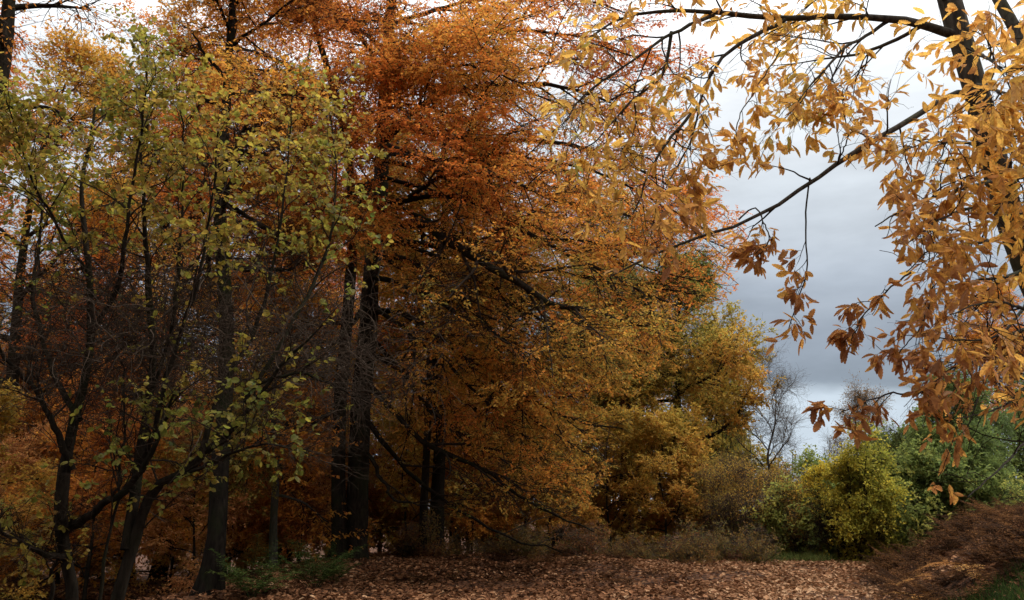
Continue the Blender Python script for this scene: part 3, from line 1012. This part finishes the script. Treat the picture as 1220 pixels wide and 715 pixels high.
CH = dict(planar=.35, br_n=12, br_len=.9, br_r=.009, br_trop=-.035, tw_n=5, tw_len=.42, tw_r=.004, tl_n=2, tl_len=.2, tl_r=.0025, leaf_n=4, leaf_len=.112, leaf_w=.38, lvar=(.5, 1.35), dens=ch_density, pal=CHEST, c0=.45,
          cvar=.25, cscale=1.8, cseed=17, leaf_droop=-.38, leaf_tilt=.9, tmpl=CHESTNUT, br_wander=.15, tw_trop=-.04, tl_trop=-.06, cjit=.13, tw_t0=.3)


def ch_keep(P):
    px, py = proj(P)
    gap = (px > 880) & (px < 1075) & (py > 290) & (py < 640)
    gap |= (px > 885) & (px < 1050) & (py > 205) & (py < 300)
    tx = np.interp(py, [-20, 50, 120, 205, 285, 380], [1126, 1146, 1166, 1188, 1212, 1250])
    gap |= (np.abs(px - tx) < 26) & (wave(P, 2.6, 66) > .25) & (py < 320)
    low = (py > 612) | ((px < 1095) & (py > 530)) | ((py > 500) & (px > 1060) & (wave(P, 3.0, 44) > .15))
    left = (px < 640) | ((px < 840) & (py > 330))
    return ~(gap | low | left)


def ch_keep2(P):
    px, py = proj(P)
    return ~(((px > 1075) & (py > 610)))


def chestnut():
    b0 = at(1330, 640, 8)
    b0[2] = gh(b0[0], 8)
    root = thing('sweet_chestnut', 'sweet chestnut with long golden leaves leaning in from the right bank', 'tree', b0)
    tr = Geo()
    trunk_tube(tr, np.vstack([b0[None] - UP * .2, ats((1290, 480, 7.9), (1250, 380, 7.8), (1212, 285, 7.7), (1188, 205, 7.6), (1166, 120, 7.5), (1146, 50, 7.5), (1126, -20, 7.5), (1100, -120, 7.5))]), .15, .095, 12, 50, .5, .07)
    tr.build('trunk', M_BARK2, root, True)
    tr = Geo()
    trunk_tube(tr, ats((1290, 480, 7.9), (1265, 250, 8), (1240, 110, 8.1), (1212, 40, 8.2), (1180, -20, 8.3), (1150, -100, 8.4)), .1, .05, 10, 40, 0, .05)
    tr.build('trunk', M_BARK2, root, True)
    tw, lf = Geo(), Geo()
    A = [  # limbs whose side branches keep out of the open sky
        (.042, (1140, 42, 7.5), (1080, 26, 7.3), (1000, 20, 7.1), (925, 23, 6.9), (850, 18, 6.7), (790, 17, 6.6), (735, 30, 6.5), (690, 60, 6.4)),
        (.02, (935, 24, 6.9), (882, 58, 6.8), (850, 95, 6.7), (836, 130, 6.6), (826, 165, 6.5), (800, 220, 6.4)),
        (.018, (850, 18, 6.7), (800, 40, 6.5), (755, 70, 6.3), (700, 105, 6.2), (670, 140, 6.1)),
        (.016, (800, 38, 6.5), (790, 90, 6.5), (750, 120, 6.4), (715, 160, 6.3), (690, 175, 6.2)),
        (.032, (1164, 112, 7.5), (1133, 112, 7.4), (1093, 133, 7.2), (1043, 163, 7), (1000, 187, 6.8), (973, 207, 6.7), (927, 237, 6.6), (877, 263, 6.5), (843, 273, 6.4), (800, 290, 6.3), (730, 320, 6.2)),
        (.02, (1060, 24, 7.3), (1000, 60, 7), (960, 100, 6.8), (930, 140, 6.6)),
        (.02, (1100, 30, 7.4), (1040, 60, 7.8), (980, 75, 8.2), (920, 80, 8.6)),
        (.02, (1130, 0, 7.5), (1060, -20, 7), (960, -25, 6.6), (860, -20, 6.3), (760, -10, 6.1)),
        (.02, (1190, 215, 7.6), (1150, 220, 7), (1110, 230, 6.4), (1075, 250, 5.9), (1050, 265, 5.6)),
        (.02, (1180, 180, 7.6), (1150, 170, 7.2), (1110, 165, 6.8), (1080, 175, 6.6)),
        (.02, (1210, 280, 7.7), (1160, 290, 7.2), (1110, 300, 6.8), (1080, 325, 6.5)),
        (.02, (1225, 320, 7.7), (1180, 335, 7.3), (1130, 345, 7), (1095, 365, 6.8)),
        (.02, (1160, 100, 7.5), (1200, 110, 6.6), (1230, 130, 5.8)),
        (.02, (1195, 230, 7.6), (1215, 215, 6.6), (1235, 205, 5.8)),
        (.02, (1150, 60, 7.5), (1180, 70, 6.2), (1200, 85, 5.2)),
        (.018, (1250, 380, 7.8), (1207, 400, 7.4), (1190, 418, 7.2), (1176, 447, 7.1), (1166, 478, 7), (1150, 520, 6.9)),
        (.016, (1190, 416, 7.2), (1146, 430, 7), (1120, 447, 6.9), (1090, 470, 6.8)),
        (.016, (1280, 500, 7.6), (1220, 522, 7), (1190, 545, 6.6), (1150, 580, 6.2)),
        (.016, (1260, 420, 7.6), (1220, 460, 7), (1180, 490, 6.6), (1130, 505, 6.3)),
        (.018, (1205, 260, 7.6), (1160, 250, 6.8), (1120, 262, 6.2), (1085, 290, 5.8)),
        (.018, (1175, 150, 7.5), (1215, 165, 6.9), (1240, 190, 6.4)),
        (.018, (1235, 340, 7.6), (1200, 400, 6.8), (1150, 410, 6.4), (1110, 400, 6.2)),
        (.016, (830, 130, 6.6), (800, 160, 6.4), (770, 200, 6.3), (750, 250, 6.2)),
        (.016, (1250, 380, 7.6), (1215, 365, 6.6), (1170, 360, 6), (1130, 375, 5.6)),
    ]
    B = [  # thin sprays that hang into the open sky
        (.008, (965, 212, 6.7), (960, 245, 6.7), (961, 282, 6.7), (963, 317, 6.7), (955, 350, 6.7), (944, 383, 6.7), (936, 408, 6.7)),
        (.006, (1000, 190, 6.8), (1010, 160, 6.7), (1005, 130, 6.6), (1000, 100, 6.5)),
        (.006, (930, 60, 6.8), (900, 110, 6.7), (880, 150, 6.6), (885, 190, 6.6)),
        (.008, (1085, 325, 6.5), (1055, 345, 6.4), (1030, 370, 6.4), (1020, 400, 6.4)),
        (.008, (1090, 468, 6.8), (1060, 468, 6.7), (1035, 478, 6.7), (1005, 490, 6.6)),
        (.007, (880, 262, 6.5), (900, 245, 6.4), (920, 280, 6.3), (900, 300, 6.3)),
        (.006, (1110, 360, 6.8), (1090, 390, 6.7), (1075, 410, 6.7), (1060, 430, 6.7)),
    ]

    def lay(specs, cfg, keep, t0):
        LP, LR = [], []
        for q in specs:
            P, L = resample(ats(*q[1:]), 20)
            P[2:] += np.cumsum(rng.normal(size=(18, 3)) * .006, axis=0)
            r = np.linspace(q[0], max(.004, q[0] * .18), 20)
            gl = Geo()
            tubes(gl, P[None], r[None], 8, .06)
            gl.build('limb', M_BARK2, root, True)
            LP.append(P)
            LR.append(r)
        branches(np.stack(LP), np.stack(LR), cfg, rng, tw, lf, keep=keep, t0=t0)
    lay(A, CH, ch_keep, .2)
    lay(B, dict(CH, br_n=6, br_len=.3, tw_n=3, tw_len=.14, tl_n=2, tl_len=.09, leaf_n=3, c0=.35, dens=lambda P: .8 + 0 * P[:, 0]), ch_keep2, .3)
    tw.build('twigs', M_TWIG, root, True)
    lf.build('leaves', M_NEARLEAF, root)


chestnut()

# ------------------------------------------------------------------ fallen leaves
rng = np.random.RandomState(9)


def litter(name, label, n, xr, yr, L, cfilter=None):
    x = rng.uniform(*xr, n)
    y = yr[0] + (yr[1] - yr[0]) * rng.rand(n)
    if cfilter is not None:
        k = cfilter(x, y)
        x, y = x[k], y[k]
    P_ = np.stack([x, y, 0 * x], 1)
    k = rng.rand(len(x)) < np.clip(.78 + .75 * wave(P_, 1.6, 71) + .4 * wave(P_, 4.5, 72), .1, 1)
    x, y = x[k], y[k]
    n = len(x)
    z = ground_h(x, y) + rng.uniform(.005, .06, n)
    pos = np.stack([x, y, z], 1)
    a = rng.rand(n) * 6.28
    d = np.stack([np.cos(a), np.sin(a), rng.normal(size=n) * .3], 1)
    nv = UP + rng.normal(size=(n, 3)) * .45
    cc = .36 + .22 * sstep(-1.5, 2.5, x - (y - 18) * .2) * (x < 5.7 + (y - 14) * .43) + .2 * wave(pos, 1.1, 7) + rng.normal(size=n) * .24  # verge shade painted into the leaf tint: path leaves paler, verge darker
    Lf = L * rng.uniform(.45, 1.6, n)
    gl = Geo()
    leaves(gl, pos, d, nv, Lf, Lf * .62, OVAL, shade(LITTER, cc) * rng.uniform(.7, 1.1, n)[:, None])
    tag(gl.build(name, M_LITTER), label, 'fallen leaves', kind='stuff')


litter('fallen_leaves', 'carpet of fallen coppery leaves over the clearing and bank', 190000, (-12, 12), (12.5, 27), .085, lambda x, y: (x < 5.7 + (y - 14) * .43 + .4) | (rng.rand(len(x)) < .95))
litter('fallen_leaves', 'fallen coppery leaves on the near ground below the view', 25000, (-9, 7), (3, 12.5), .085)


# ------------------------------------------------------------------ bracken, ferns, grass, brambles
def frond(geo, start, d, L, pal, rng, npin=16, droop=-.07, c0=.5):
    P = grow(start[None], d[None], np.array([L]), 14, .05, droop, rng)
    twg = taper(np.array([.006]), np.array([.002]), 15)
    tubes_c(geo, P, twg, pal[0])
    pos, dd, rad, t, par = spawn(P, twg, npin * 2, .22, .99, 1.15, .08, 1.0, rng)
    ln = L * .34 * (1 - .85 * (t - .2) / .8) * rng.uniform(.85, 1.1, len(t)) + .015
    P2 = grow(pos, dd, ln, 4, .06, -.06, rng)
    R2 = taper(np.full(len(t), .003), np.full(len(t), .001), 5)
    pos, dd, rad, tt, par = spawn(P2, R2, 14, .05, 1.0, 1.2, .1, 1.0, rng)
    l2 = ln[par] * .26 * (1 - .75 * tt) + .006
    col = shade(pal, np.full(len(tt), c0) + rng.normal(size=len(tt)) * .2)
    tn = nrm(np.cross(dd, np.cross(UP, dd)) + rng.normal(size=dd.shape) * .2)
    leaves(geo, pos, dd, tn, l2, l2 * .5, DIAMOND, col)


def tubes_c(geo, P, Rr, col):
    g2 = Geo()
    tubes(g2, P, Rr, 4)
    f = g2.f[0]
    geo.add(g2.v[0], f, np.repeat(np.array([col]), len(f), axis=0))


def fern(name, label, loc, n, L, pal, rng, group=None, lift=.9, c0=.5):
    root = thing(name, label, 'fern', loc, group)
    for k in range(n):
        a = k * 6.28 / n + rng.rand() * .6
        e = lift + rng.normal() * .18
        gg = Geo()
        frond(gg, np.array([.03 * math.cos(a), .03 * math.sin(a), -.02]), np.array([math.cos(a) * math.cos(e), math.sin(a) * math.cos(e), math.sin(e)]), L * rng.uniform(.75, 1.15), pal, rng, c0=c0 + rng.normal() * .2)
        gg.build('frond', M_FERN, root, loc=(0, 0, 0))
    return root


FGREEN = [lin(42, 52, 26), lin(58, 72, 34), lin(84, 94, 46)]
FBROWN = [lin(44, 30, 20), lin(74, 49, 30), lin(112, 76, 44), lin(150, 106, 62)]
FTAN = [lin(150, 104, 60), lin(186, 138, 80), lin(206, 164, 104)]
for px, Y, n, L, lab in ((376, 17.0, 11, 1.25, 'dark green fern at the foot of the twin beech'), (398, 18.5, 7, .9, 'smaller green fern against the twin beech trunk'), (302, 15.0, 11, 1.1, 'dark green fern between the flared trunk and the twin beech'),
                         (696, 24, 7, .6, 'small green fern at the edge of the clearing beside the stump')):
    b = at(px, 690, Y)
    fern('fern', lab, (b[0], Y, gh(b[0], Y)), n, L, FGREEN, rng, 'green ferns', lift=1.1)
bprot = [fern('bracken', 'brown collapsed bracken on the right bank', (0, 0, -50), 6, L, FBROWN, rng, 'brown bracken on the right bank', lift=.85, c0=.2 + .16 * k) for k, L in enumerate((.85, 1.05, .7))]
bs = []
while len(bs) < 150:
    y = rng.uniform(12, 23)
    toe = 5.7 + (y - 14) * .43
    x = toe + rng.uniform(-.1, 4.6)
    bs.append((x, y))
for i, (x, y) in enumerate(bs):
    k = i % 3
    loc = (x, y, gh(x, y))
    if i < 3:
        bprot[k].location = loc
    else:
        dup(bprot[k], loc, rng.rand() * 6.28, rng.uniform(.45, .95))
for i in range(60):
    Y = rng.uniform(18.5, 24.5)
    b = at(rng.uniform(430, 860), 680, Y)
    x = b[0]
    o = dup(bprot[i % 3], (x, Y, gh(x, Y)), rng.rand() * 6.28, rng.uniform(.35, .65) if Y > 22 else rng.uniform(.25, .4), 'small dead bracken low on the shaded verge left of the path')
    o['group'] = 'dead bracken on the shaded verge'
for px, py, Y, L, lab in ((1150, 630, 13.5, .75, 'pale tan bracken frond highest on the dark bank'), (1086, 655, 13.8, .6, 'pale tan bracken frond lying flat half way up the bank'), (1098, 675, 13.2, .55, 'tan bracken fan low on the bank'), (1092, 632, 15, .5, 'small tan bracken at the back of the bank')):
    b = at(px, py, Y)
    fern('bracken', lab, (b[0], Y, gh(b[0], Y) + .15), 3, L, FTAN, rng, lift=.35)


def tuft(label, cx, cy, rad, n, L, cols, name='grass'):
    gg = Geo()
    a = rng.rand(n) * 6.28
    r = rad * np.sqrt(rng.rand(n))
    x, y = cx + r * np.cos(a), cy + r * np.sin(a) * .7
    pos = np.stack([x, y, ground_h(x, y) - .02], 1)
    d = nrm(np.stack([rng.normal(size=n) * .45, rng.normal(size=n) * .45, np.ones(n)], 1))
    P = grow(pos, d, L * rng.uniform(.5, 1.3, n), 4, .1, -.09, rng)
    w = .006
    s = nrm(np.cross(P[:, 1] - P[:, 0], rng.normal(size=(n, 3))))
    tw_ = np.array([1, .9, .7, .45, .08]) * w
    V = np.stack([P - s[:, None] * tw_[None, :, None], P + s[:, None] * tw_[None, :, None]], 2)
    q = np.arange(4)
    F = np.stack([q * 2, q * 2 + 1, q * 2 + 3, q * 2 + 2], 1)[None] + (np.arange(n) * 10)[:, None, None]
    gg.add(V, F, np.repeat(shade(cols, rng.rand(n)), 4, axis=0))
    tag(gg.build(name, M_FERN), label, 'grass', kind='stuff')


GR = [lin(60, 74, 40), lin(88, 102, 52), lin(128, 124, 70)]
for px, Y, rad, n, L, lab in ((968, 24.5, .55, 900, .3, 'green grass tuft at the far edge of the clearing'), (1040, 23.5, 1.0, 500, .14, 'short green grass at the path end before the yellow shrub'), (925, 25, .6, 700, .3, 'olive grass tuft under the grey thicket'),
                              (830, 25, .9, 500, .3, 'pale olive grass below the golden oak')):
    b = at(px, 670, Y)
    tuft(lab, b[0], Y, rad, n, L, GR)
b = at(1190, 700, 11.5)
tuft('dark green grass low on the right bank', b[0], 11.5, 1.2, 2500, .22, [lin(34, 48, 26), lin(50, 68, 32), lin(70, 84, 40)])

# brambles along the back edge
BR = dict(SHR, planar=.2, br_n=6, br_len=.5, tw_n=5, tw_len=.3, tl_n=3, tl_len=.16, leaf_n=3, leaf_len=.06, pal=[lin(84, 54, 38), lin(126, 82, 48), lin(134, 104, 56), lin(92, 92, 50)], c0=.35, br_trop=-.06, twmat=M_TWIGR)
bp = [auto_tree('bramble', 'low brown bramble along the back edge of the clearing', 'shrub', (0, 0, -50), .75, dict(BR, c0=c0, cseed=95 + k), rng, ragged=.75, trunk_r=.008, n_limb=24, limb_t0=.05, spread=.7, up0=.1, up1=1.0, stems=6,
                group='brambles along the back of the clearing') for k, c0 in enumerate((.3, .5, .75))]
bl = []
for i in range(24):
    px = 480 + i * 18.5 + rng.normal() * 8
    Y = rng.uniform(23.8, 27)
    b = at(px, 660, Y)
    bl.append((b[0], Y))
for i, (x, y) in enumerate(bl):
    k = i % 3
    if i < 3:
        bp[k].location = (x, y, gh(x, y))
    else:
        dup(bp[k], (x, y, gh(x, y)), rng.rand() * 6.28, (rng.uniform(.6, 1.3), rng.uniform(.6, 1.3), rng.uniform(.35, 1.0)))


# stump
def stump():
    b = at(662, 655, 25.5)
    z = gh(b[0], 25.5)
    root = thing('tree_stump', 'short dark broken stump leaning over at the back edge of the clearing', 'stump', (b[0], 25.5, z))
    gg = Geo()
    trunk_tube(gg, np.array([[0, 0, -.1], [0, 0, .2], [.02, 0, .5], [.1, 0, .72], [.28, 0, .84]]), .13, .11, 10, 16, .3, .12)
    gg.build('trunk', M_BARK, root, True, loc=(0, 0, 0))
    gg = Geo()
    P = np.array([[[.15, 0, .72], [.3, 0, .84], [.38, 0, .95], [.41, .02, 1.05]]])
    tubes(gg, P, np.array([[.06, .04, .02, .008]]), 6, .1)
    gg.build('snag', M_BARK, root, True, loc=(0, 0, 0))


stump()
